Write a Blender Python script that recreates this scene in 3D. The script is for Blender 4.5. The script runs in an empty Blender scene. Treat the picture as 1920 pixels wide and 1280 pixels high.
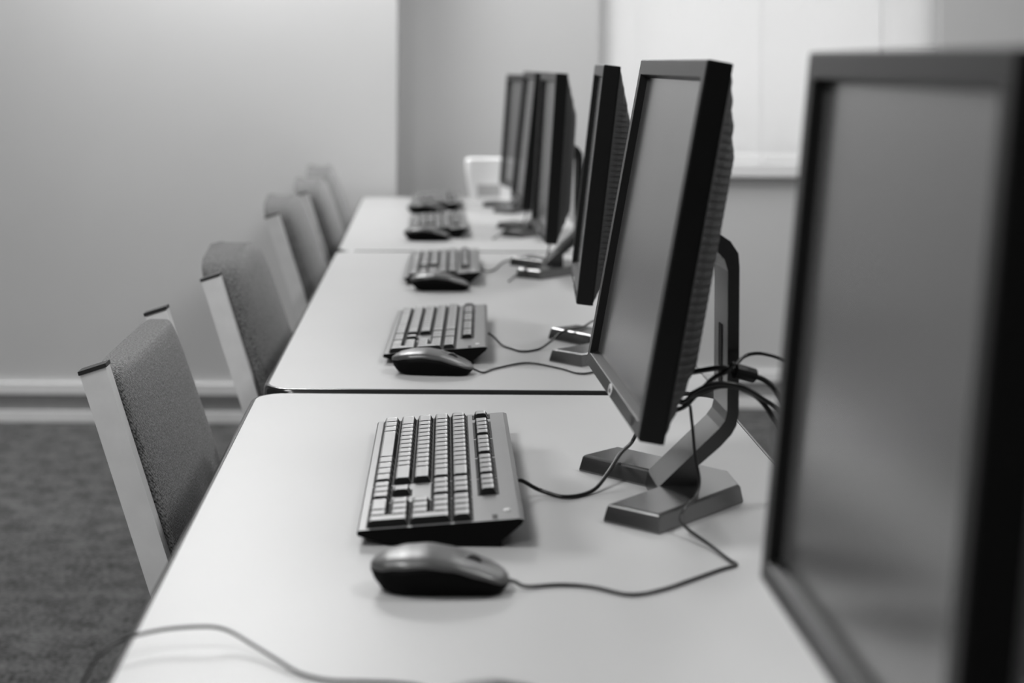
import bpy, bmesh, math, random
from mathutils import Vector, Matrix, Euler
random.seed(4)
SC = bpy.context.scene
COL = SC.collection
PI = math.pi

# ------------------------------------------------------------------ camera
TZ = 0.74                                   # height of the table tops
cd = bpy.data.cameras.new('camera')
cam = bpy.data.objects.new('camera', cd)
COL.objects.link(cam)
cam.location = (0, 0, TZ + 0.44)
cam.rotation_euler = Euler((PI/2, 0, 0)).to_matrix().to_4x4().to_euler()
cam.rotation_euler = (Matrix.Rotation(-0.006, 4, 'Y') @ Matrix.Rotation(PI/2, 4, 'X')).to_euler()
cd.sensor_width = 36.0
cd.lens = 3050 / 1920 * 36
cd.shift_x = 160 / 1920
cd.shift_y = -525 / 1920
cd.clip_start = 0.05
cd.dof.use_dof = True
cd.dof.focus_distance = 1.93
cd.dof.aperture_fstop = 3.9
SC.camera = cam

# ------------------------------------------------------------------ world, exposure
w = bpy.data.worlds.new('world')
SC.world = w
w.use_nodes = True
w.node_tree.nodes['Background'].inputs[0].default_value = (1, 1, 1, 1)
w.node_tree.nodes['Background'].inputs[1].default_value = 0.52
SC.view_settings.view_transform = 'Standard'
SC.view_settings.look = 'None'
SC.view_settings.gamma = 1
SC.view_settings.use_curve_mapping = False
SC.view_settings.exposure = 0.95

CEIL = 2.7
LAMPS = [(-1.0, 1.3, 15), (-.62, 4.90, 25), (1.15, 4.2, 10), (-1.3, -.80, 18), (1.45, 1.7, 12)]     # ceiling panels: x, y, watts
WINDOW_W = 8


def area(name, loc, rot, sx, sy, watts):
    l = bpy.data.lights.new(name, 'AREA')
    l.shape = 'RECTANGLE'
    l.size, l.size_y, l.energy = sx, sy, watts
    o = bpy.data.objects.new(name, l)
    o.location = loc
    o.rotation_euler = rot
    COL.objects.link(o)
    return o


area('daylight', (1.18, 6.1, 1.55), (PI/2 * -1, 0, 0), 1.3, 1.5, WINDOW_W)

# ------------------------------------------------------------------ materials


def mat(name, v, rough=0.5, spec=0.5, metal=0.0, var=0.0, vscale=40, bump=0.0, bscale=300, coat=0.0,
        transl=0.0, ior=1.5, detail=3.0, stretch=None):
    m = bpy.data.materials.new(name)
    m.use_nodes = True
    nt = m.node_tree
    b = nt.nodes['Principled BSDF']
    b.inputs['Base Color'].default_value = (v, v, v, 1)
    b.inputs['Roughness'].default_value = rough
    b.inputs['Specular IOR Level'].default_value = spec
    b.inputs['Metallic'].default_value = metal
    b.inputs['IOR'].default_value = ior
    b.inputs['Coat Weight'].default_value = coat
    tc = nt.nodes.new('ShaderNodeTexCoord')
    src = tc.outputs['Object']
    if stretch:
        mp = nt.nodes.new('ShaderNodeMapping')
        mp.inputs['Scale'].default_value = stretch
        nt.links.new(src, mp.inputs[0])
        src = mp.outputs[0]
    if var:
        n = nt.nodes.new('ShaderNodeTexNoise')
        n.inputs['Scale'].default_value = vscale
        n.inputs['Detail'].default_value = detail
        nt.links.new(src, n.inputs['Vector'])
        r = nt.nodes.new('ShaderNodeMapRange')
        r.inputs[1].default_value = 0.3
        r.inputs[2].default_value = 0.7
        r.inputs[3].default_value = v * (1 - var)
        r.inputs[4].default_value = v * (1 + var)
        nt.links.new(n.outputs['Fac'], r.inputs[0])
        nt.links.new(r.outputs[0], b.inputs['Base Color'])
    if bump:
        n2 = nt.nodes.new('ShaderNodeTexNoise')
        n2.inputs['Scale'].default_value = bscale
        n2.inputs['Detail'].default_value = 2
        nt.links.new(src, n2.inputs['Vector'])
        bp = nt.nodes.new('ShaderNodeBump')
        bp.inputs['Strength'].default_value = bump
        bp.inputs['Distance'].default_value = 0.001
        nt.links.new(n2.outputs['Fac'], bp.inputs['Height'])
        nt.links.new(bp.outputs[0], b.inputs['Normal'])
    if transl:
        t = nt.nodes.new('ShaderNodeBsdfTranslucent')
        t.inputs[0].default_value = (v, v, v, 1)
        mx = nt.nodes.new('ShaderNodeMixShader')
        mx.inputs[0].default_value = transl
        nt.links.new(b.outputs[0], mx.inputs[1])
        nt.links.new(t.outputs[0], mx.inputs[2])
        nt.links.new(mx.outputs[0], nt.nodes['Material Output'].inputs[0])
    return m


M = {}
M['wall'] = mat('painted_wall', 0.60, 0.9, 0.2, var=0.02, vscale=2, bump=0.15, bscale=180)
M['wall_dim'] = mat('painted_wall_grey', 0.35, 0.9, 0.1, var=0.03, vscale=3)
M['ceiling'] = mat('ceiling_tile', 0.55, 0.95, 0.1, var=0.05, vscale=60, bump=0.3, bscale=90)
M['base_light'] = mat('baseboard_light', 0.85, 0.45, 0.4, var=0.02)
M['base_dark'] = mat('baseboard_dark', 0.28, 0.6, 0.3, var=0.05)
M['laminate'] = mat('table_laminate', 0.385, 0.42, 0.35, var=0.015, vscale=5)
M['edge'] = mat('table_edge_band', 0.012, 0.16, 0.6, var=0.1)
M['steel'] = mat('grey_powder_coated_steel', 0.14, 0.4, 0.5, var=0.05)
M['post'] = mat('satin_chair_metal', 0.68, 0.38, 0.6, metal=0.0, var=0.05, vscale=30)
M['cap'] = mat('dark_plastic_cap', 0.02, 0.45, 0.4, var=0.1)
M['plastic'] = mat('black_plastic_side_shade', 0.004, 0.4, 0.25, var=0.1, bump=0.06, bscale=1500)  # real black on button and hinge; painted shade on the frame sides
M['bezel'] = mat('charcoal_bezel_plastic', 0.008, 0.33, 0.24, var=0.05, bump=0.05, bscale=1500)
M['ridge'] = mat('ridged_back_plastic', 0.03, 0.4, 0.5, var=0.1)
M['lcd'] = mat('dark_screen_glass', 0.065, 0.20, 1.0, ior=2.15, var=0.02)
M['foot'] = mat('grey_base_plastic', 0.018, 0.24, 1.0, ior=1.9, var=0.05, bump=0.05, bscale=1200)
M['stand'] = mat('grey_stand_plastic', 0.010, 0.27, 0.9, var=0.05, bump=0.05, bscale=1200)
M['keyshell'] = mat('keyboard_shell_sheen', 0.14, 0.33, 0.8, var=0.03, bump=0.04, bscale=1500)  # black shell; the grey is wall and window sheen put into the colour
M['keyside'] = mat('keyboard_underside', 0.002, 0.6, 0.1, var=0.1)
M['keycap'] = mat('keycap_plastic_sheen', 0.20, 0.38, 0.8, var=0.04, bump=0.04, bscale=1500)  # black caps, their reflected light painted in as grey
M['well'] = mat('key_well', 0.003, 0.6, 0.2, var=0.1)
M['led'] = mat('indicator_lens', 0.75, 0.2, 0.6, var=0.02)
M['badge'] = mat('badge_silver', 0.8, 0.35, 0.5, var=0.05)
M['badge_dark'] = mat('badge_dark', 0.03, 0.4, 0.4, var=0.05)
M['mouse_top'] = mat('mouse_shell', 0.045, 0.36, 0.85, var=0.05, bump=0.04, bscale=1500)
M['mouse_side'] = mat('mouse_side_black', 0.002, 0.6, 0.08, var=0.1)
M['cable'] = mat('black_cable_rubber', 0.003, 0.35, 0.35, var=0.1)
M['cable_grey'] = mat('thin_cable_rubber', 0.02, 0.35, 0.5, var=0.1)
M['blind'] = mat('blind_vinyl', 0.85, 0.5, 0.3, var=0.01, transl=0.55)
M['wand'] = mat('clear_wand_vinyl', 0.95, 0.3, 0.3, var=0.01, transl=0.9)
M['rail'] = mat('blind_rail_vinyl', 0.85, 0.5, 0.3, var=0.01)
M['sill'] = mat('window_sill_paint', 0.85, 0.5, 0.3, var=0.01)
M['white_box'] = mat('white_container_plastic', 0.97, 0.45, 0.4, var=0.01)
M['grey_panel'] = mat('pale_grey_panel', 0.5, 0.5, 0.3, var=0.02)

# carpet: speckled pile with broad worn patches
cp = mat('carpet_pile', 0.12, 0.95, 0.05)
nt = cp.node_tree
b = nt.nodes['Principled BSDF']
tc = nt.nodes.new('ShaderNodeTexCoord')
n1 = nt.nodes.new('ShaderNodeTexNoise'); n1.inputs['Scale'].default_value = 16; n1.inputs['Detail'].default_value = 4
n2 = nt.nodes.new('ShaderNodeTexNoise'); n2.inputs['Scale'].default_value = 95; n2.inputs['Detail'].default_value = 5
nt.links.new(tc.outputs['Object'], n1.inputs['Vector']); nt.links.new(tc.outputs['Object'], n2.inputs['Vector'])
ad = nt.nodes.new('ShaderNodeMath'); ad.operation = 'MULTIPLY_ADD'
nt.links.new(n1.outputs['Fac'], ad.inputs[0]); ad.inputs[1].default_value = 0.6; nt.links.new(n2.outputs['Fac'], ad.inputs[2])
mr = nt.nodes.new('ShaderNodeMapRange')
mr.inputs[1].default_value = 0.5; mr.inputs[2].default_value = 1.1; mr.inputs[3].default_value = 0.012; mr.inputs[4].default_value = 0.175
nt.links.new(ad.outputs[0], mr.inputs[0]); nt.links.new(mr.outputs[0], b.inputs['Base Color'])
bp = nt.nodes.new('ShaderNodeBump'); bp.inputs['Strength'].default_value = 0.8; bp.inputs['Distance'].default_value = 0.004
nt.links.new(n2.outputs['Fac'], bp.inputs['Height']); nt.links.new(bp.outputs[0], b.inputs['Normal'])
M['carpet'] = cp

# upholstery: woven speckle
fb = mat('woven_upholstery', 0.12, 0.9, 0.1)
nt = fb.node_tree
b = nt.nodes['Principled BSDF']
tc = nt.nodes.new('ShaderNodeTexCoord')
n2 = nt.nodes.new('ShaderNodeTexNoise'); n2.inputs['Scale'].default_value = 420; n2.inputs['Detail'].default_value = 2
wv = nt.nodes.new('ShaderNodeTexWave'); wv.bands_direction = 'DIAGONAL'; wv.inputs['Scale'].default_value = 150
wv.inputs['Distortion'].default_value = 1.5
nt.links.new(tc.outputs['Object'], n2.inputs['Vector']); nt.links.new(tc.outputs['Object'], wv.inputs['Vector'])
ad = nt.nodes.new('ShaderNodeMath'); ad.operation = 'MULTIPLY_ADD'
nt.links.new(wv.outputs['Fac'], ad.inputs[0]); ad.inputs[1].default_value = 0.15; nt.links.new(n2.outputs['Fac'], ad.inputs[2])
mr = nt.nodes.new('ShaderNodeMapRange')
mr.inputs[1].default_value = 0.35; mr.inputs[2].default_value = 0.8; mr.inputs[3].default_value = 0.02; mr.inputs[4].default_value = 0.22
nt.links.new(ad.outputs[0], mr.inputs[0]); nt.links.new(mr.outputs[0], b.inputs['Base Color'])
b.inputs['Sheen Weight'].default_value = 0.25
bp = nt.nodes.new('ShaderNodeBump'); bp.inputs['Strength'].default_value = 0.5; bp.inputs['Distance'].default_value = 0.001
nt.links.new(ad.outputs[0], bp.inputs['Height']); nt.links.new(bp.outputs[0], b.inputs['Normal'])
M['fabric'] = fb

# window glass
gl = bpy.data.materials.new('window_glass'); gl.use_nodes = True
nt = gl.node_tree
for n in list(nt.nodes):
    if n.type == 'BSDF_PRINCIPLED': nt.nodes.remove(n)
tr = nt.nodes.new('ShaderNodeBsdfTransparent'); gs = nt.nodes.new('ShaderNodeBsdfGlossy'); gs.inputs['Roughness'].default_value = 0.03
fr = nt.nodes.new('ShaderNodeFresnel'); mx = nt.nodes.new('ShaderNodeMixShader')
nt.links.new(fr.outputs[0], mx.inputs[0]); nt.links.new(tr.outputs[0], mx.inputs[1]); nt.links.new(gs.outputs[0], mx.inputs[2])
nt.links.new(mx.outputs[0], nt.nodes['Material Output'].inputs[0])
M['glass'] = gl

# lamp diffuser
df = bpy.data.materials.new('lamp_diffuser'); df.use_nodes = True
b = df.node_tree.nodes['Principled BSDF']
b.inputs['Emission Color'].default_value = (1, 1, 1, 1); b.inputs['Emission Strength'].default_value = 3
M['diffuser'] = df

# ------------------------------------------------------------------ mesh helpers


def link(name, me, mt=None, parent=None, smooth=False):
    o = bpy.data.objects.new(name, me)
    COL.objects.link(o)
    if mt:
        me.materials.append(mt)
    if smooth:
        for p in me.polygons:
            p.use_smooth = True
    if parent:
        o.parent = parent
    return o


def obj(name, bm, mt, parent=None, smooth=False, loc=None, bevel=0, seg=2):
    if bevel:
        bmesh.ops.bevel(bm, geom=[e for e in bm.edges if e.calc_face_angle(0) > 0.5], offset=bevel, segments=seg,
                        profile=0.5, affect='EDGES', clamp_overlap=True)
    bmesh.ops.recalc_face_normals(bm, faces=bm.faces)
    me = bpy.data.meshes.new(name)
    bm.to_mesh(me)
    bm.free()
    o = link(name, me, mt, parent, smooth)
    if loc:
        o.location = loc
    return o


def box(bm, x0, x1, y0, y1, z0, z1):
    v = [bm.verts.new(p) for p in ((x0, y0, z0), (x1, y0, z0), (x1, y1, z0), (x0, y1, z0),
                                   (x0, y0, z1), (x1, y0, z1), (x1, y1, z1), (x0, y1, z1))]
    for f in ((0, 3, 2, 1), (4, 5, 6, 7), (0, 1, 5, 4), (1, 2, 6, 5), (2, 3, 7, 6), (3, 0, 4, 7)):
        bm.faces.new([v[i] for i in f])
    return v


def loft(bm, loops, cap=True, closed=True):
    rows = [[bm.verts.new(p) for p in lp] for lp in loops]
    n = len(rows[0])
    for a, c in zip(rows, rows[1:]):
        for i in range(n if closed else n - 1):
            j = (i + 1) % n
            bm.faces.new((a[i], a[j], c[j], c[i]))
    if cap:
        bm.faces.new(rows[0][::-1])
        bm.faces.new(rows[-1])
    return rows


def prism_y(bm, pts, y0, y1):                 # x,z profile pulled along y
    loft(bm, [[(x, y0, z) for x, z in pts], [(x, y1, z) for x, z in pts]])


def prism_z(bm, pts, z0, z1):
    loft(bm, [[(x, y, z0) for x, y in pts], [(x, y, z1) for x, y in pts]])


def spline(pts, n=8):
    P = [Vector(p) for p in pts]
    P = [P[0] * 2 - P[1]] + P + [P[-1] * 2 - P[-2]]
    out = []
    for i in range(1, len(P) - 2):
        for k in range(n):
            t = k / n
            a, b_, c, d = P[i-1], P[i], P[i+1], P[i+2]
            out.append(0.5 * ((2*b_) + (c-a)*t + (2*a-5*b_+4*c-d)*t*t + (3*b_-a-3*c+d)*t**3))
    out.append(P[-2])
    return out


def tube(bm, path, r, seg=10):
    rows = []
    up = Vector((0, 0, 1))
    for i, p in enumerate(path):
        a = path[max(i-1, 0)]
        c = path[min(i+1, len(path)-1)]
        t = (c - a).normalized()
        s = t.cross(up)
        if s.length < 0.05:
            s = t.cross(Vector((0, 1, 0)))
        s.normalize()
        u = s.cross(t)
        rr = r(i/(len(path)-1)) if callable(r) else r
        rows.append([p + (s*math.cos(2*PI*k/seg) + u*math.sin(2*PI*k/seg))*rr for k in range(seg)])
    loft(bm, rows)


def rrect(x0, x1, y0, y1, r, inset=0, seg=8):
    x0 += inset; x1 -= inset; y0 += inset; y1 -= inset
    r = max(r - inset, 0.0005)
    out = []
    for cx, cy, a0 in ((x1-r, y0+r, -PI/2), (x1-r, y1-r, 0), (x0+r, y1-r, PI/2), (x0+r, y0+r, PI)):
        for k in range(seg+1):
            a = a0 + PI/2*k/seg
            out.append((cx + r*math.cos(a), cy + r*math.sin(a)))
    return out


def empty(name, label, cat, loc, rz=0, group=None):
    o = bpy.data.objects.new(name, None)
    o.empty_display_size = 0.05
    COL.objects.link(o)
    o.location = loc
    o.rotation_euler = (0, 0, rz)
    o['label'] = label
    o['category'] = cat
    if group:
        o['group'] = group
    return o


def tag(o, label, cat, group=None):
    o['label'] = label
    o['category'] = cat
    if group:
        o['group'] = group
    return o


def copy_tree(o, parent=None):
    c = o.copy()
    COL.objects.link(c)
    if parent:
        c.parent = parent
    for ch in list(o.children):
        copy_tree(ch, c)
    return c


def struct(name, bm, m, parent=None, bevel=0):
    o = obj(name, bm, m, parent, bevel=bevel)
    if not parent:
        o['kind'] = 'structure'
    return o


# ------------------------------------------------------------------ the room
XL, XR, YB = -3.6, 3.4, -2.6
YW1, YW2, XC = 5.312, 5.586, -0.097          # left part of the far wall, recessed window part, corner
WX0, WX1, WZ0, WZ1 = 0.591, 1.767, 0.835, 2.15

bm = bmesh.new(); box(bm, XL, XR, YB, YW2 + .15, -0.06, 0); struct('floor', bm, M['carpet'])
bm = bmesh.new(); box(bm, XL-.1, XR+.1, YB-.1, YW2 + .15, CEIL, CEIL + .1); struct('ceiling', bm, M['ceiling'])
bm = bmesh.new(); box(bm, XL-.1, XC, YW1, YW2 + .15, 0, CEIL); struct('wall_back', bm, M['wall'])
bm = bmesh.new()
box(bm, XC, WX0, YW2, YW2+.15, 0, CEIL); box(bm, WX1, XR+.1, YW2, YW2+.15, 0, CEIL)
box(bm, WX0, WX1, YW2, YW2+.15, 0, WZ0); box(bm, WX0, WX1, YW2, YW2+.15, WZ1, CEIL)
struct('wall_window', bm, M['wall'])
bm = bmesh.new(); box(bm, XL-.1, XL, YB, YW1, 0, CEIL); struct('wall_left', bm, M['wall'])
bm = bmesh.new(); box(bm, XR, XR+.1, YB, YW2, 0, CEIL); struct('wall_right', bm, M['wall'])
bm = bmesh.new(); box(bm, XL-.1, XR+.1, YB-.1, YB, 0, CEIL); struct('wall_front', bm, M['wall_dim'])


def baseboard(name, x0, x1, y):
    e = bpy.data.objects.new(name, None); COL.objects.link(e); e['kind'] = 'structure'
    e.location = (x0, y, 0)
    L = x1 - x0
    bm = bmesh.new(); box(bm, 0, L, -.016, 0, .09, .125); obj('top_strip', bm, M['base_light'], e, bevel=.003)
    bm = bmesh.new(); box(bm, 0, L, -.008, 0, .035, .09); obj('recessed_panel', bm, M['base_dark'], e)
    bm = bmesh.new(); box(bm, 0, L, -.018, 0, .0, .035); obj('shoe_strip', bm, M['base_light'], e, bevel=.004)


baseboard('baseboard_back', XL, XC, YW1)
baseboard('baseboard_window', XC + .002, XR, YW2)

# window with sill, frame and glass
we = bpy.data.objects.new('window_1', None); COL.objects.link(we); we['kind'] = 'structure'
we.location = (WX0, YW2, WZ0)
W_, H_ = WX1-WX0, WZ1-WZ0
bm = bmesh.new()
for a in ((0, .045, 0, H_), (W_-.045, W_, 0, H_), (.045, W_-.045, 0, .045), (.045, W_-.045, H_-.045, H_), (.045, W_-.045, H_/2-.02, H_/2+.02)):
    box(bm, a[0], a[1], .09, .13, a[2], a[3])
obj('window_frame', bm, M['sill'], we, bevel=.002)
bm = bmesh.new(); box(bm, .04, W_-.04, .108, .112, .04, H_-.04); obj('window_pane', bm, M['glass'], we)
bm = bmesh.new(); box(bm, -.015, W_+.015, -.03, .0, -.042, .0); box(bm, 0, W_, 0, .088, -.0001, .006)
obj('window_sill', bm, M['sill'], we, bevel=.003)

# venetian blind hanging in the window
bl = empty('window_blind', 'white closed horizontal slat blind hanging in the bright window', 'window blind', (WX0, YW2 + .03, WZ0))
bm = bmesh.new()
z = .05; k = 0
while z < H_ - .05:
    a = math.radians(66)
    hw = .0135
    y, dz = hw*math.cos(a), hw*math.sin(a)
    pts = []
    for q in range(5):
        t = q/4*2-1
        pts.append((t*y + (1-t*t)*.0016, z + t*dz))
    loop0 = [(0.006, p[0], p[1]) for p in pts] + [(0.006, p[0]+.0006, p[1]) for p in pts[::-1]]
    loop1 = [(W_-.006, p[1], p[2]) for p in loop0]
    loft(bm, [loop0, loop1])
    z += .0225; k += 1
obj('slats', bm, M['blind'], bl)
bm = bmesh.new(); box(bm, .004, W_-.004, -.014, .014, H_-.045, H_-.002); obj('head_rail', bm, M['rail'], bl, bevel=.003)
bm = bmesh.new(); box(bm, .006, W_-.006, -.012, .012, .012, .034); obj('bottom_rail', bm, M['rail'], bl, bevel=.004)
for cx in (.135, .56, 1.0):
    bm = bmesh.new(); box(bm, cx-.0008, cx+.0008, -.0165, -.0155, .02, H_-.04); obj('ladder_cord', bm, M['blind'], bl)
bm = bmesh.new(); tube(bm, [Vector((.972, -.03, .365)), Vector((.972, -.028, H_-.03))], .003, 8)
tube(bm, [Vector((.972, -.03, .352)), Vector((.972, -.03, .42))], lambda t: .0085 - .003*t, 10)
obj('tilt_wand', bm, M['wand'], bl, smooth=True)
bm = bmesh.new(); tube(bm, [Vector((.562, -.034, .0)), Vector((.562, -.028, H_-.03))], .0012, 6); obj('lift_cord', bm, M['rail'], bl)
bm = bmesh.new(); tube(bm, [Vector((.562, -.034, -.006)), Vector((.562, -.034, .012)), Vector((.562, -.034, .035))], lambda t: .013 - .009*t, 12)
obj('cord_tassel', bm, M['wand'], bl, smooth=True)

# ceiling light panels (the lamps that light the room)
for (lx, ly, wt), wh in zip(LAMPS, ('over the chair side nearest the camera', 'over the chair side near the far wall', 'above the window end of the tables', 'behind the camera', 'over the aisle behind the monitors')):
    e = empty('ceiling_light', 'recessed square ceiling light panel ' + wh, 'ceiling light', (lx, ly, CEIL), 0, 'ceiling light panels')
    bm = bmesh.new()
    for a in ((-.31, -.29, -.31, .31), (.29, .31, -.31, .31), (-.29, .29, -.31, -.29), (-.29, .29, .29, .31)):
        box(bm, a[0], a[1], a[2], a[3], -.02, 0)
    obj('frame', bm, M['rail'], e, bevel=.002)
    bm = bmesh.new(); box(bm, -.289, .289, -.289, .289, -.012, -.002); obj('diffuser', bm, M['diffuser'], e)
    area('ceiling_lamp_light', (lx, ly, CEIL-.025), (0, 0, 0), .58, .58, wt)

# ------------------------------------------------------------------ tables


def make_table(y0, y1, cx, rz, label):
    L = y1 - y0
    Wd = .618
    e = empty('folding_table', label, 'table', (cx, (y0+y1)/2, 0), rz, 'white topped computer tables')
    x0, x1, a, b_ = -Wd/2, Wd/2, -L/2, L/2
    R_ = .045
    bm = bmesh.new()
    loft(bm, [[(x, y, TZ-.03) for x, y in rrect(x0, x1, a, b_, R_, .0075)], [(x, y, TZ) for x, y in rrect(x0, x1, a, b_, R_, .0075)]])
    obj('tabletop', bm, M['laminate'], e)
    bm = bmesh.new()
    prof = [(.0073, -.003), (.0073, -.0002), (.006, .0), (.0035, -.0007), (.0015, -.0025), (.0003, -.006), (0, -.011), (.0003, -.024), (.002, -.029), (.0073, -.031)]
    rows = [[(x, y, TZ+dz) for x, y in rrect(x0, x1, a, b_, R_, ins)] for ins, dz in prof]
    loft(bm, rows + [rows[0]], cap=False)
    bmesh.ops.remove_doubles(bm, verts=bm.verts, dist=1e-6)
    obj('edge_band', bm, M['edge'], e, smooth=True)
    bm = bmesh.new()
    for yy in (a+.1, b_-.13):
        box(bm, x0+.06, x1-.06, yy, yy+.03, TZ-.06, TZ-.03)
    for xx in (x0+.06, x1-.09):
        box(bm, xx, xx+.03, a+.13, b_-.13, TZ-.06, TZ-.03)
    obj('underframe', bm, M['steel'], e)
    for yy in (a+.2, b_-.2):
        bm = bmesh.new(); box(bm, x1-.13, x1-.07, yy-.02, yy+.02, .03, TZ-.03); box(bm, x0+.12, x1-.02, yy-.022, yy+.022, 0.0, .03)
        obj('leg', bm, M['steel'], e, bevel=.004)
    return e


make_table(.628, 2.158, .082, 0, 'white topped table nearest the camera with two computers on it')
make_table(2.176, 3.765, .0935, -.006, 'white topped middle table of the row, joined to the nearest one')
make_table(3.773, 5.27, .100, 0, 'white topped table at the far end of the row against the wall')

# ------------------------------------------------------------------ chairs
K = .327


def rounded_pad(bm, cx, cy, cz, a, b_, c, e=.35, nu=36, nv=18, f=None):
    def sp(v, p):
        return math.copysign(abs(v)**p, v)
    rows = []
    for i in range(1, nv):
        ph = -PI/2 + PI*i/nv
        row = []
        for j in range(nu):
            th = 2*PI*j/nu
            p = Vector((a*sp(math.cos(ph), e)*sp(math.cos(th), e), b_*sp(math.cos(ph), e)*sp(math.sin(th), e), c*sp(math.sin(ph), e)))
            if f:
                p = f(p)
            row.append(p + Vector((cx, cy, cz)))
        rows.append(row)
    loft(bm, rows)


def make_chair(x, y, rz, label, rise, fat, width=.43, e=.3):
    """x, y: floor point right below the top of the near back post; the chair faces +x"""
    pe = e
    e = empty('armless_chair', label, 'chair', (x, y, 0), rz, 'upholstered chairs along the tables')
    zt = .825
    pw, pd = .0155, .022
    fr = []
    for i, yy in enumerate((0, width)):
        bm = bmesh.new()
        nx, nz = K/math.hypot(1, K), 1/math.hypot(1, K)
        zs = .44
        xs = (zt - zs)*K
        # perpendicular section at the top, running down to the seat and on as the back leg
        loops = []
        for (cx, cz, tx, tz) in ((0, zt, K, -1), (xs*.5, zt-(zt-zs)*.5, K, -1), (xs-.01, zs+.03, K, -1), (xs, zs-.04, -.02, -1), (xs-.07, .0, -.1, -1)):
            l = math.hypot(tx, tz)
            px, pz = -tz/l, tx/l
            if cz == 0:
                px, pz = 1, 0
            loops.append([(cx-px*pw, yy, cz-pz*pw), (cx+px*pw, yy, cz+pz*pw), (cx+px*pw, yy+pd, cz+pz*pw), (cx-px*pw, yy+pd, cz-pz*pw)])
        loft(bm, loops)
        # front leg and side rail, all one bent tube frame
        box(bm, xs-.02, .50, yy+.002, yy+pd-.002, .395, .42)
        box(bm, .475, .50, yy+.001, yy+pd-.001, 0, .42)
        f = obj('side_frame', bm, M['post'], e, bevel=.0018)
        fr.append(f)
        bm = bmesh.new()
        px, pz = 1/math.hypot(1, K), K/math.hypot(1, K)
        ux, uz = -K/math.hypot(1, K), 1/math.hypot(1, K)
        q = []
        for (s, t) in ((-1.08, 0), (1.08, 0), (1.08, 1), (-1.08, 1)):
            q.append((px*pw*s + ux*.0045*t, zt + pz*pw*s + uz*.0045*t))
        prism_y(bm, q, yy-.001, yy+pd+.001)
        obj('end_cap', bm, M['cap'], f, bevel=.001)
    # back pad
    h = .17 + rise/2
    bm = bmesh.new()
    half = (width - pd)/2 - .002

    def shape(p):
        v = p.z / h
        u = p.y / half
        edge = max(0, 1-abs(u)**3)
        q = Vector(p)
        if p.x > 0:
            q.x = p.x*(.75 + .45*edge) + .006*(1-v*v)
        else:
            q.x = p.x*(.8 + .25*edge)
        q.z = p.z + (rise*.9*(1-u*u) - rise*.45)*max(v, 0)
        q.x += -K*q.z
        return q
    zc = zt - .001 - h + rise*.55
    rounded_pad(bm, (zt - zc)*K + .008, width/2 + pd/2, zc, fat, half, h, pe, 44, 26, shape)
    obj('backrest', bm, M['fabric'], e, smooth=True)
    # seat
    bm = bmesh.new()
    rounded_pad(bm, .315, width/2 + pd/2, .452, .20, half, .034, .3, 40, 14)
    obj('seat', bm, M['fabric'], e, smooth=True)
    bm = bmesh.new(); box(bm, .14, .49, pd-.003, width+.003, .398, .417); obj('seat_board', bm, M['cap'], e)
    bm = bmesh.new(); box(bm, .10, .125, pd-.002, width+.002, .50, .52); obj('back_bar', bm, M['post'], e)
    return e


make_chair(-.378, 1.852, 0, 'grey upholstered chair nearest the camera, square topped back and bare metal posts', .0, .018, e=.17)
make_chair(-.349, 2.64, -.01, 'grey upholstered chair with tall rounded back, second from the camera', .034, .036, e=.2)
make_chair(-.350, 3.70, .0, 'grey upholstered rounded chair in the middle of the row, third from the camera', .034, .036, e=.2)
make_chair(-.328, 4.30, .0, 'blurred grey upholstered chair second from the far wall, fourth from the camera', .034, .036, e=.2)
make_chair(-.335, 4.83, .0, 'blurred grey upholstered chair farthest from the camera, next to the far wall', .034, .036, e=.2)

# ------------------------------------------------------------------ monitors


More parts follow.
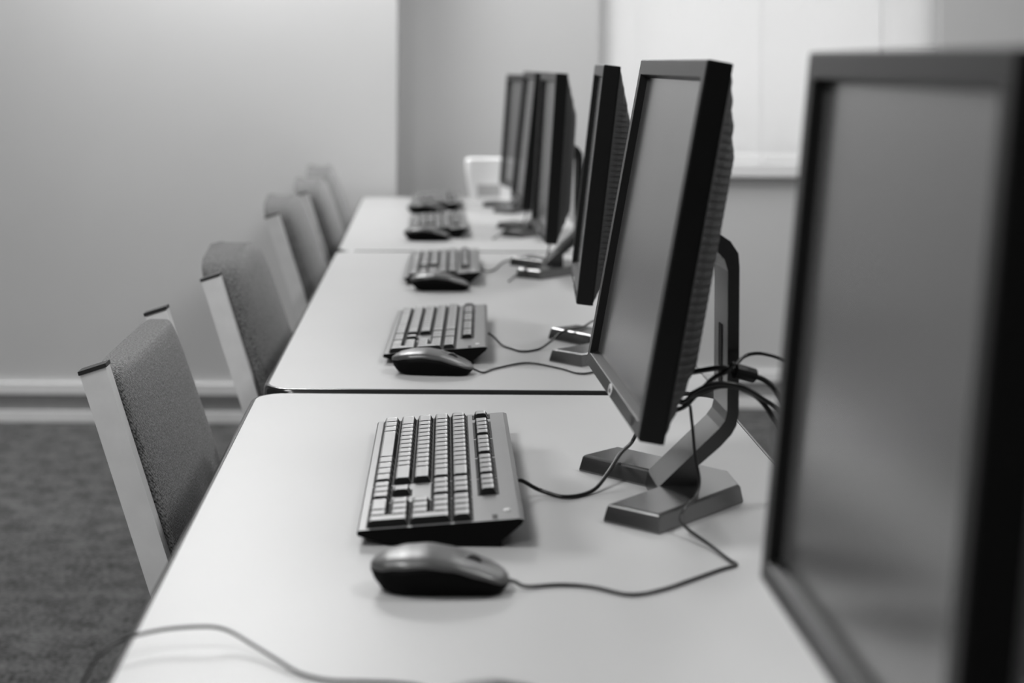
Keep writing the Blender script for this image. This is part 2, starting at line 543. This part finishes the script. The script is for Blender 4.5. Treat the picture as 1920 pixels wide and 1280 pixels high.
def make_monitor(label, X0, Yc, rz, xb, zb, tilt, H=.341, W=.372, badge=True):
    """origin at the base centre on the table; screen faces -x; xb, zb: foot of the panel's front face"""
    e = empty('computer_monitor', label, 'monitor', (X0, Yc, TZ), rz, 'black flat screen monitors')
    T = Matrix.Translation((xb, 0, zb)) @ Matrix.Rotation(tilt, 4, 'Y')
    # panel space: x depth (0 front, + back), y width, z up

    def put(name, bm, m, bevel=0, smooth=False, parent=e, seg=2):
        o = obj(name, bm, m, parent, smooth=smooth, bevel=bevel, seg=seg)
        o.data.transform(T)
        return o
    hb, hw = .017, W/2
    # frame: open front rim with sloped inner walls
    bm = bmesh.new()
    rec = .0085

    def rect(x, dy, z0, z1):
        return [(x, -hw+dy, z0), (x, hw-dy, z0), (x, hw-dy, z1), (x, -hw+dy, z1)]
    loops = [rect(.024, .0005, .0005, H-.0005), rect(.021, 0, 0, H), rect(.0015, 0, 0, H), rect(0, .0015, .0015, H-.0015),
             rect(0, .0155, .0145, H-.0165), rect(.0008, .0163, .0152, H-.0172), rect(rec, .0175, .0190, H-.0195)]
    loft(bm, loops, cap=False)
    obj_f = put('front_frame', bm, M['bezel'])
    # camera-side shade put into the colour: frame side walls get the blacker plastic
    obj_f.data.materials.append(M['plastic'])
    for p in obj_f.data.polygons:
        n = (T.inverted().to_3x3() @ p.normal)
        if abs(n.y) > .7:
            p.material_index = 1
    bm = bmesh.new()
    box(bm, rec-.0001, rec+.004, -hw+.0176, hw-.0176, .0191, H-.0196)
    put('screen', bm, M['lcd'])
    # ridged back cover
    bm = bmesh.new()
    ny = 22
    pitch = .0079
    zs = []
    z = .002
    while z < H-.002:
        zs += [(z, 0), (z+pitch*.2, 1), (z+pitch*.62, 1), (z+pitch*.72, 0)]
        z += pitch
    zs = [q for q in zs if q[0] < H-.002]
    ys = [-hw+.003 + (W-.006)*(.5-.5*math.cos(PI*i/ny)) for i in range(ny+1)]

    def dep(y, z, r):
        d = min(1, max(0, (hw-.003-abs(y))/.052))
        t = min(1, (H-.002-z)/.095, max(z-.002, 0)/.075)
        t = max(t, 0)
        k = min(d, t)
        s = k if k < .8 else .8 + (k-.8)*.6
        base = .0235 + .032*s
        return base + (.0024*min(1, (k-.10)*6)*min(1, t*1.1)*(1 - .9*min(1, max(0, (d/max(t, .01)-.45)/.3))) if (r and k > .10) else 0)
    grid = [[bm.verts.new((dep(y, z, r), y, z)) for y in ys] for z, r in zs]
    for a, c in zip(grid, grid[1:]):
        for i in range(ny):
            bm.faces.new((a[i], a[i+1], c[i+1], c[i]))
    border = grid[0] + [g[-1] for g in grid[1:]] + grid[-1][-2::-1] + [g[0] for g in grid[-2:0:-1]]
    fl = [bm.verts.new((.0232, v.co.y, v.co.z)) for v in border]
    for i in range(len(border)):
        j = (i+1) % len(border)
        if (border[i].co-border[j].co).length > 1e-6:
            bm.faces.new((border[i], border[j], fl[j], fl[i]))
    bm.faces.new(fl)
    put('back_cover', bm, M['ridge'])
    # badge on the chin: silver disc with two small dark strokes
    if badge:
        bm = bmesh.new()
        loft(bm, [[(x, .010*math.cos(2*PI*k/28), .0082 + .0062*math.sin(2*PI*k/28)) for k in range(28)] for x in (.0004, -.0006)])
        bd = put('badge', bm, M['badge'])
        bm = bmesh.new()
        for y, z0, z1 in ((.0042, .0055, .0120), (.0012, .0055, .0086), (-.0010, .0045, .0098), (-.0044, .0060, .0094)):
            box(bm, -.0009, -.0005, y-.0005, y+.0005, z0, z1)
        for y0, y1, z0 in ((.0012, .0042, .0086), (-.0044, -.0010, .0094), (-.0044, -.0010, .0062)):
            box(bm, -.0009, -.0005, y0, y1, z0-.0005, z0+.0005)
        put('emblem', bm, M['badge_dark'], parent=bd)
    # power button
    bm = bmesh.new()
    loft(bm, [[(x, -hw+.050 + .0095*math.cos(2*PI*k/20), .0085 + .0042*math.sin(2*PI*k/20)) for k in range(20)] for x in (.0004, -.0006)])
    put('power_button', bm, M['plastic'])
    # stand base: flat V with chamfered rim
    pts = [(-.073, -.097), (-.032, -.134), (.067, -.028), (.067, .028), (-.032, .134), (-.073, .097), (-.014, .033), (-.014, -.033)]

    def grow(k):
        out = []
        n = len(pts)
        for i in range(n):
            p0, p1, p2 = Vector(pts[i-1]), Vector(pts[i]), Vector(pts[(i+1) % n])
            e1, e2 = (p1-p0).normalized(), (p2-p1).normalized()
            n1, n2 = Vector((e1.y, -e1.x)), Vector((e2.y, -e2.x))
            b2 = (n1+n2).normalized()
            out.append(p1 + b2*(k/max(b2.dot(n1), .4)))
        return out
    bm = bmesh.new()
    loft(bm, [[(p.x, p.y, z) for p in grow(k)] for k, z in ((.0035, 0), (.004, .002), (.0012, .0155), (0, .017), (-.0015, .0178))])
    obj('stand_base', bm, M['foot'], e)
    # bent arm plate
    prof = [(-.014, .0175), (.020, .0502), (.046, .0755), (.0515, .083), (.0535, .092), (.0535, .232), (.050, .244), (.042, .252), (.020, .256)]
    prof += [(.020, .274), (.044, .270), (.056, .262), (.064, .250), (.0652, .236), (.0652, .090), (.063, .078), (.058, .069), (.047, .057), (.025, .038), (.025, .0175)]
    bm = bmesh.new()
    prism_y(bm, prof, -.033, .033)
    arm = obj('stand_arm', bm, M['stand'], e, bevel=.0012)
    bm = bmesh.new()
    prism_y(bm, [(.0528, .115), (.0532, .115), (.0532, .175), (.0528, .175)], -.008, .008)
    obj('cable_slot', bm, M['well'], arm)
    # hinge joining the arm to the back cover
    hz = .262
    hx = xb + (hz-zb)*math.tan(tilt) + .050
    bm = bmesh.new()
    box(bm, min(hx, .02), .034, -.026, .026, hz-.022, hz+.010)
    obj('hinge_block', bm, M['plastic'], e, bevel=.003)
    return e


make_monitor('black monitor nearest the camera, cropped by the right edge of the picture', .268, .868, .008, -.050, .108, .088, W=.362, badge=False)
make_monitor('black monitor in sharp focus with ridged back and angular stand, second from the camera', .248, 1.657, .026, -.0605, .099, .175, H=.350, W=.380)
make_monitor('slightly blurred black monitor, third from the camera, behind the sharp one', .268, 2.485, -.068, -.042, .098, .110)
make_monitor('blurred black monitor with pale grey screen, fourth from the camera', .262, 3.425, .012, -.026, .078, .058)
make_monitor('blurred narrow dark monitor second from the far end, fifth from the camera', .268, 4.20, .022, -.036, .076, .098)
make_monitor('blurred black monitor farthest from the camera, turned slightly toward it', .262, 4.845, .13, -.012, .062, .065)

# ------------------------------------------------------------------ keyboards
KT = math.radians(4.9)


def build_keyboard(label, loc, rz, sy=1.0):
    e = empty('computer_keyboard', label, 'keyboard', loc, rz, 'black full size keyboards')
    L = .447
    hl = L/2
    prof = [(.029, 0), (.0, .0085), (-.0008, .0112), (.003, .0132), (.149, .0257), (.1535, .0245), (.151, .0205), (.133, .005), (.133, 0)]
    bm = bmesh.new()
    loft(bm, [[(x+(0.002 if i < 3 else 0), y, z) for i, (x, z) in enumerate(prof)] for y in (-hl, hl)])
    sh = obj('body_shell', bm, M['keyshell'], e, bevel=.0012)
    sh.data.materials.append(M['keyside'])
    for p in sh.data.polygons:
        if p.normal.z < .35 and p.normal.x > -.9:  # painted sheen stays on top; sides and underside plain black
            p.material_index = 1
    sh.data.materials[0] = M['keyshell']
    # deck frame: tilted; key wells and keys sit on it
    DM = Matrix.Translation((.003, 0, .0134)) @ Matrix.Rotation(-KT, 4, 'Y')
    P = .01905
    RP = .0195
    wl = bmesh.new()
    keys = []
    rowx = [.0165 + RP*i for i in range(5)]
    fx = .1205
    ytop = hl - .009                             # far (user left) end of the keys
    layout = [
        [1.25, 1.25, 1.25, 6.25, 1.25, 1.25, 1.25, 1.25],
        [2.25] + [1]*10 + [2.75],
        [1.75] + [1]*11 + [2.25],
        [1.5] + [1]*12 + [1.5],
        [1]*13 + [2]]
    for r, row in enumerate(layout):
        u = 0
        for wd in row:
            keys.append((rowx[r], ytop - (u + wd/2)*P, wd, 1)); u += wd
    # function row
    for st, n in ((0, 1), (2, 4), (6.5, 4), (11, 4)):
        for k in range(n):
            keys.append((fx, ytop - (st + k + .5)*P, 1, .92))
    n0 = 15.35
    for k in range(3):
        keys.append((fx, ytop - (n0 + k + .5)*P, 1, .92))
        keys.append((rowx[4], ytop - (n0 + k + .5)*P, 1, 1))
        keys.append((rowx[3], ytop - (n0 + k + .5)*P, 1, 1))
        keys.append((rowx[0], ytop - (n0 + k + .5)*P, 1, 1))
    keys.append((rowx[1], ytop - (n0 + 1.5)*P, 1, 1))
    n1 = 18.7
    for k in range(4):
        keys.append((rowx[4], ytop - (n1 + k + .5)*P, 1, 1))
    for r in (1, 2, 3):
        for k in range(3):
            keys.append((rowx[r], ytop - (n1 + k + .5)*P, 1, 1))
    keys.append((rowx[0], ytop - (n1 + 1)*P, 2, 1))
    keys.append((rowx[0], ytop - (n1 + 2.5)*P, 1, 1))
    keys.append(((rowx[0]+rowx[1])/2, ytop - (n1 + 3.5)*P, 1, 2.03))
    keys.append(((rowx[2]+rowx[3])/2, ytop - (n1 + 3.5)*P, 1, 2.03))

    def well(x0, x1, u0, u1):
        box(wl, x0-.0104, x1+.0104, ytop - u1*P - .001, ytop - u0*P + .001, -.001, .0003)
    well(rowx[0], rowx[4], 0, 15)
    well(rowx[0], rowx[0], n0, n0+3); well(rowx[1], rowx[1], n0+1, n0+2); well(rowx[3], rowx[4], n0, n0+3)
    well(rowx[0], rowx[4], n1, n1+4)
    for st, n in ((0, 1), (2, 4), (6.5, 4), (11, 4), (n0, 3)):
        well(fx, fx, st, st+n)
    wl.transform(DM)
    obj('key_well', wl, M['well'], e)
    cache = {}
    for kx, ky, wd, dp in keys:
        kk = (wd, dp)
        if kk not in cache:
            bm = bmesh.new()
            bw = wd*P/2
            bd = dp*RP/2

            def rr(ix0, ix1, iy, z):
                return [(x, y, z) for x, y in rrect(-bd+ix0, bd-ix1, -bw+iy, bw-iy, .002, 0, 2)]
            loft(bm, [rr(.0008, .0008, .0005, .0004), rr(.0026, .0030, .0017, .0052), rr(.0030, .0035, .0021, .0060), rr(.0045, .0050, .0034, .0057)])
            bmesh.ops.recalc_face_normals(bm, faces=bm.faces)
            me = bpy.data.meshes.new('key')
            bm.to_mesh(me); bm.free()
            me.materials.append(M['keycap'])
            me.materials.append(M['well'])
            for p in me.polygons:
                if p.normal.z < .45:  # only the key tops carry the painted sheen
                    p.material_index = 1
            cache[kk] = me
        o = bpy.data.objects.new('key', cache[kk])
        COL.objects.link(o)
        o.parent = e
        o.matrix_local = DM @ Matrix.Translation((kx, ky, 0))
    bm = bmesh.new()
    loft(bm, [[(rr_*math.cos(2*PI*k/16), rr_*math.sin(2*PI*k/16), z) for k in range(16)] for rr_, z in ((.0033, -.001), (.0033, .0007), (.002, .0013))])
    bm.transform(DM @ Matrix.Translation((.136, -hl + .030, 0)))
    obj('indicator_light', bm, M['led'], e)
    bm = bmesh.new()
    for k, (a, b_) in enumerate(((0, .004), (.006, .009), (.011, .014))):
        box(bm, -.002, .003, -a-.002, -b_-.001, 0, .0003)
    bm.transform(DM @ Matrix.Translation((.124, -hl + .020, 0)))
    obj('lettering', bm, M['badge_dark'], e)
    for yy in (-hl+.035, hl-.035):
        bm = bmesh.new(); box(bm, .118, .131, yy-.014, yy+.014, -.0005, .006); obj('foot', bm, M['keyside'], e)
    e.scale = (1, sy, 1)
    return e


kb = build_keyboard('black keyboard in sharp focus on the nearest table', (-.0595, 1.700, TZ + .0006), -.012)


def put_keyboard(label, x, y, rz, sy=1):
    c = copy_tree(kb)
    c.location = (x, y, TZ + .0006)
    c.rotation_euler = (0, 0, rz)
    c.scale = (1, sy, 1)
    c['label'] = label
    return c


put_keyboard('black keyboard behind the mouse at the near end of the middle table', -.055, 2.575, -.035, .93)
put_keyboard('blurred dark keyboard at the far end of the middle table', -.040, 3.405, -.02, .9)
put_keyboard('blurred dark keyboard at the near end of the far table', -.045, 4.262, 0, .93)
put_keyboard('blurred dark keyboard farthest from the camera, near the white box', -.045, 4.985, 0, .93)

# ------------------------------------------------------------------ mice


def build_mouse(label, loc, rz):
    """nose along +x, 114 mm long"""
    e = empty('computer_mouse', label, 'mouse', loc, rz, 'black wired mice')
    N = 30
    L = .115

    def prof(t):                                 # t 0 tail .. 1 nose
        top = [(0, .0215), (.04, .0250), (.12, .0290), (.25, .0322), (.42, .0335), (.58, .0310), (.72, .0265), (.86, .0205), (.95, .0155), (1.0, .0110)]
        seam = [(0, .0185), (.06, .0195), (.2, .0228), (.40, .0250), (.6, .0225), (.8, .0160), (.95, .0105), (1, .0085)]
        hw = [(0, .006), (.03, .0145), (.10, .0225), (.25, .0290), (.45, .0300), (.65, .0285), (.85, .0262), (.94, .022), (.985, .0145), (1, .009)]
        bot = [(0, .016), (.04, .0095), (.10, .0035), (.18, .0005), (.3, 0), (.85, 0), (.92, .0012), (.97, .004), (1, .007)]

        def ip(tb):
            for (a, va), (c, vc) in zip(tb, tb[1:]):
                if t <= c:
                    s = (t-a)/(c-a)
                    s2 = s*s*(3-2*s)*.5 + s*.5
                    return va + (vc-va)*s2
            return tb[-1][1]
        return ip(top), ip(seam), ip(hw), ip(bot)
    ts = [0.5-0.5*math.cos(PI*i/N) for i in range(N+1)]
    # top shell
    bm = bmesh.new()
    rows = []
    for t in ts:
        top, seam, hw, bot = prof(t)
        x = t*L - L/2
        row = []
        for k in range(17):
            a = PI*k/16
            c, s = math.cos(a), math.sin(a)
            row.append((x + (0 if t > .1 else 0), hw*math.copysign(abs(c)**.75, c), seam + (top-seam)*s**.72 if s > 1e-6 else seam))
        row += [(x, -hw*.93*math.cos(PI*k/4) if 0 else hw*.93*q, seam-.0006) for q in (-1, -.33, .33, 1)]
        rows.append(row)
    loft(bm, rows)
    top_o = obj('top_shell', bm, M['mouse_top'], e, smooth=True)
    # lower body
    bm = bmesh.new()
    rows = []
    for t in ts:
        top, seam, hw, bot = prof(t)
        x = t*L - L/2
        bw = hw*.80
        mid = (seam+bot)/2
        row = [(x, hw*.985, seam-.0007), (x, hw*.955, seam*.7+bot*.3), (x, hw*.88, mid), (x, bw, bot+.0015*(seam-bot)/.02), (x, bw*.93, bot)]
        row = row + [(p[0], -p[1], p[2]) for p in row[::-1]]
        rows.append(row)
    loft(bm, rows)
    obj('lower_body', bm, M['mouse_side'], e, smooth=True)
    # scroll wheel
    bm = bmesh.new()
    bmesh.ops.create_cone(bm, cap_ends=True, segments=24, radius1=.0105, radius2=.0105, depth=.0062,
                          matrix=Matrix.Translation((.026, 0, .0185)) @ Matrix.Rotation(PI/2, 4, 'X'))
    obj('scroll_wheel', bm, M['cap'], e, bevel=.0008)
    # button seam
    bm = bmesh.new()
    rows = []
    for i in range(8):
        t = .60 + .38*i/7
        top, seam, hw, bot = prof(t)
        x = t*L - L/2
        rows.append([(x, -.0004, top-.0015), (x, .0004, top-.0015), (x, .0004, top+.00015), (x, -.0004, top+.00015)])
    loft(bm, rows)
    obj('button_seam', bm, M['well'], top_o)
    return e


ms = build_mouse('black wired mouse nearest in full view, in front of the sharp keyboard', (.0135, 1.358, TZ + .0004), -.03)


def put_mouse(label, x, y, rz):
    c = copy_tree(ms)
    c.location = (x, y, TZ + .0004)
    c.rotation_euler = (0, 0, rz)
    c['label'] = label
    return c


put_mouse('black wired mouse at the near edge of the middle table', .011, 2.298, -.12)
put_mouse('blurred black mouse hiding the keyboard at the far end of the middle table', .029, 3.135, 0)
put_mouse('blurred black mouse at the near edge of the far table', .004, 4.005, 0)
put_mouse('blurred dark mouse farthest from the camera', .004, 4.70, 0)
put_mouse('black mouse mostly below the bottom edge of the picture', .058, 1.053, 0)

# ------------------------------------------------------------------ cables


def cable(name, label, pts, r, m='cable', cat='cable', group=None, n=8):
    bm = bmesh.new()
    tube(bm, spline([(x, y, TZ + z) for x, y, z in pts], n), r)
    o = obj(name, bm, M[m], smooth=True)
    return tag(o, label, cat, group)


cable('keyboard_cable', 'black cable curving from the sharp keyboard to the monitor base', [(.0935, 1.640, .0185), (.100, 1.644, .0165), (.117, 1.650, .0062), (.142, 1.636, .003), (.171, 1.659, .003), (.190, 1.690, .0125),
      (.208, 1.728, .0245), (.226, 1.765, .030), (.236, 1.755, .060), (.238, 1.72, .10), (.238, 1.69, .135)], .0021)
cable('mouse_cable', 'thin grey cable from the nearest full mouse, kinked and rising to the monitor', [(.069, 1.354, .009), (.076, 1.354, .0075), (.086, 1.356, .003), (.114, 1.364, .002), (.141, 1.359, .002), (.17, 1.34, .002), (.198, 1.353, .002), (.229, 1.381, .002),
      (.256, 1.407, .002), (.271, 1.419, .002), (.2735, 1.424, .0022), (.270, 1.434, .002), (.259, 1.476, .0035), (.245, 1.508, .008), (.240, 1.522, .014),
      (.246, 1.532, .0215), (.259, 1.552, .0265), (.265, 1.566, .0385), (.263, 1.578, .057), (.2625, 1.592, .082), (.262, 1.605, .102)], .0016, 'cable_grey')
cable('mouse_cable', 'thin cable waving from the mouse on the middle table toward the second monitor', [(.066, 2.291, .009), (.072, 2.291, .006), (.083, 2.295, .002), (.102, 2.326, .002), (.15, 2.369, .002), (.194, 2.329, .002), (.216, 2.292, .002), (.234, 2.297, .002), (.259, 2.332, .002), (.33, 2.38, .002)], .0015, 'cable_grey')
cable('keyboard_cable', 'thin dark cable dipping from the middle table keyboard up to the third monitor', [(.0985, 2.536, .0175), (.107, 2.532, .012), (.119, 2.512, .003), (.133, 2.487, .002), (.148, 2.463, .002), (.174, 2.484, .002), (.195, 2.508, .0105), (.215, 2.53, .0215), (.25, 2.58, .0205), (.275, 2.64, .021), (.31, 2.74, .003)], .0017)
cable('keyboard_cable', 'faint blurred cable behind the far end keyboard of the middle table', [(.107, 3.36, .019), (.124, 3.375, .006), (.145, 3.43, .002), (.170, 3.56, .002), (.196, 3.60, .002), (.234, 3.60, .002)], .0016)
cable('loose_cord', 'thin dark cord arching over the near left table edge', [(-.262, 1.20, -.60), (-.262, 1.19, -.30), (-.258, 1.185, -.08), (-.252, 1.188, -.030), (-.243, 1.192, -.004), (-.231, 1.197, .008), (-.218, 1.204, .0125), (-.198, 1.218, .013), (-.178, 1.222, .014),
      (-.158, 1.223, .014), (-.144, 1.222, .0105), (-.127, 1.208, .0065), (-.106, 1.184, .004), (-.087, 1.163, .002), (-.065, 1.151, .002), (-.043, 1.149, .002), (-.016, 1.146, .002), (.003, 1.137, .002), (.03, 1.10, .002)], .0013, 'cable_grey')
cable('monitor_cable', 'thick black cable looping from the sharp monitor past its stand, lowest of the bundle', [(.235, 1.60, .114), (.255, 1.6, .106), (.263, 1.585, .116), (.274, 1.575, .124), (.286, 1.572, .128), (.299, 1.572, .128), (.309, 1.576, .124), (.325, 1.59, .114), (.34, 1.6, .096), (.362, 1.62, .060), (.400, 1.64, .0), (.42, 1.65, -.15), (.42, 1.66, -.45)], .0026)
cable('monitor_cable', 'black cable crossing just above the lowest one of the bundle at the stand', [(.232, 1.59, .118), (.250, 1.575, .112), (.259, 1.565, .123), (.273, 1.56, .131), (.288, 1.56, .133), (.307, 1.565, .128), (.33, 1.585, .113), (.348, 1.6, .098), (.375, 1.62, .060), (.405, 1.63, .02), (.43, 1.64, -.15), (.43, 1.65, -.45)], .0023)
vc = cable('monitor_cable', 'thick video cable with a plug, topmost of the bundle behind the stand', [(.240, 1.61, .132), (.262, 1.6, .136), (.274, 1.58, .1425), (.285, 1.57, .146), (.299, 1.57, .1445), (.317, 1.575, .138), (.331, 1.58, .1315), (.347, 1.6, .115), (.367, 1.62, .080), (.41, 1.64, .02), (.44, 1.65, -.15), (.44, 1.66, -.45)], .0028)
bm = bmesh.new()
tube(bm, [Vector((.299, 1.5695, TZ+.1435)), Vector((.308, 1.572, TZ+.141)), Vector((.3185, 1.5755, TZ+.1375))], .0075, 14)
obj('plug', bm, M['cable'], vc, bevel=.0008)
cable('monitor_cable', 'black cable rising diagonally through the bundle at the stand', [(.245, 1.598, .098), (.256, 1.592, .105), (.268, 1.582, .1215), (.280, 1.572, .1365), (.290, 1.566, .143), (.2975, 1.562, .152)], .0022)
cable('monitor_cable', 'single thin black cable arching out above the plug toward the nearest monitor', [(.2975, 1.58, .140), (.306, 1.590, .1475), (.314, 1.605, .150), (.323, 1.61, .1525), (.336, 1.61, .1525), (.354, 1.61, .1465), (.371, 1.61, .130), (.405, 1.60, .03), (.425, 1.60, -.15), (.425, 1.60, -.45)], .0018)
for x, y, z_, lb in ((.262, 4.155, .09, 'thin blurred cable hanging behind the fifth monitor'), (.262, 3.38, .10, 'thin blurred cable hanging behind the fourth monitor')):
    cable('monitor_cable', lb, [(x, y-.02, z_), (x-.008, y-.035, z_*.6), (x-.02, y-.05, .028), (x-.05, y-.06, .022), (x-.085, y-.09, .003), (x-.095, y-.13, .002)], .0018)

# ------------------------------------------------------------------ white box at the far end
wb = empty('small_container', 'small white tapered box standing at the far end of the tables', 'box', (.213, 5.15, TZ))
bm = bmesh.new()
loft(bm, [[(x, y, z) for x, y in rrect(-a, a, -.05, .05, .014)] for a, z in ((.072, 0), (.080, .045), (.088, .10), (.088, .128), (.082, .134))])
obj('body', bm, M['white_box'], wb, bevel=.002)
bm = bmesh.new(); box(bm, -.052, .02, -.0515, -.049, .018, .055); obj('front_panel', bm, M['grey_panel'], wb, bevel=.001)
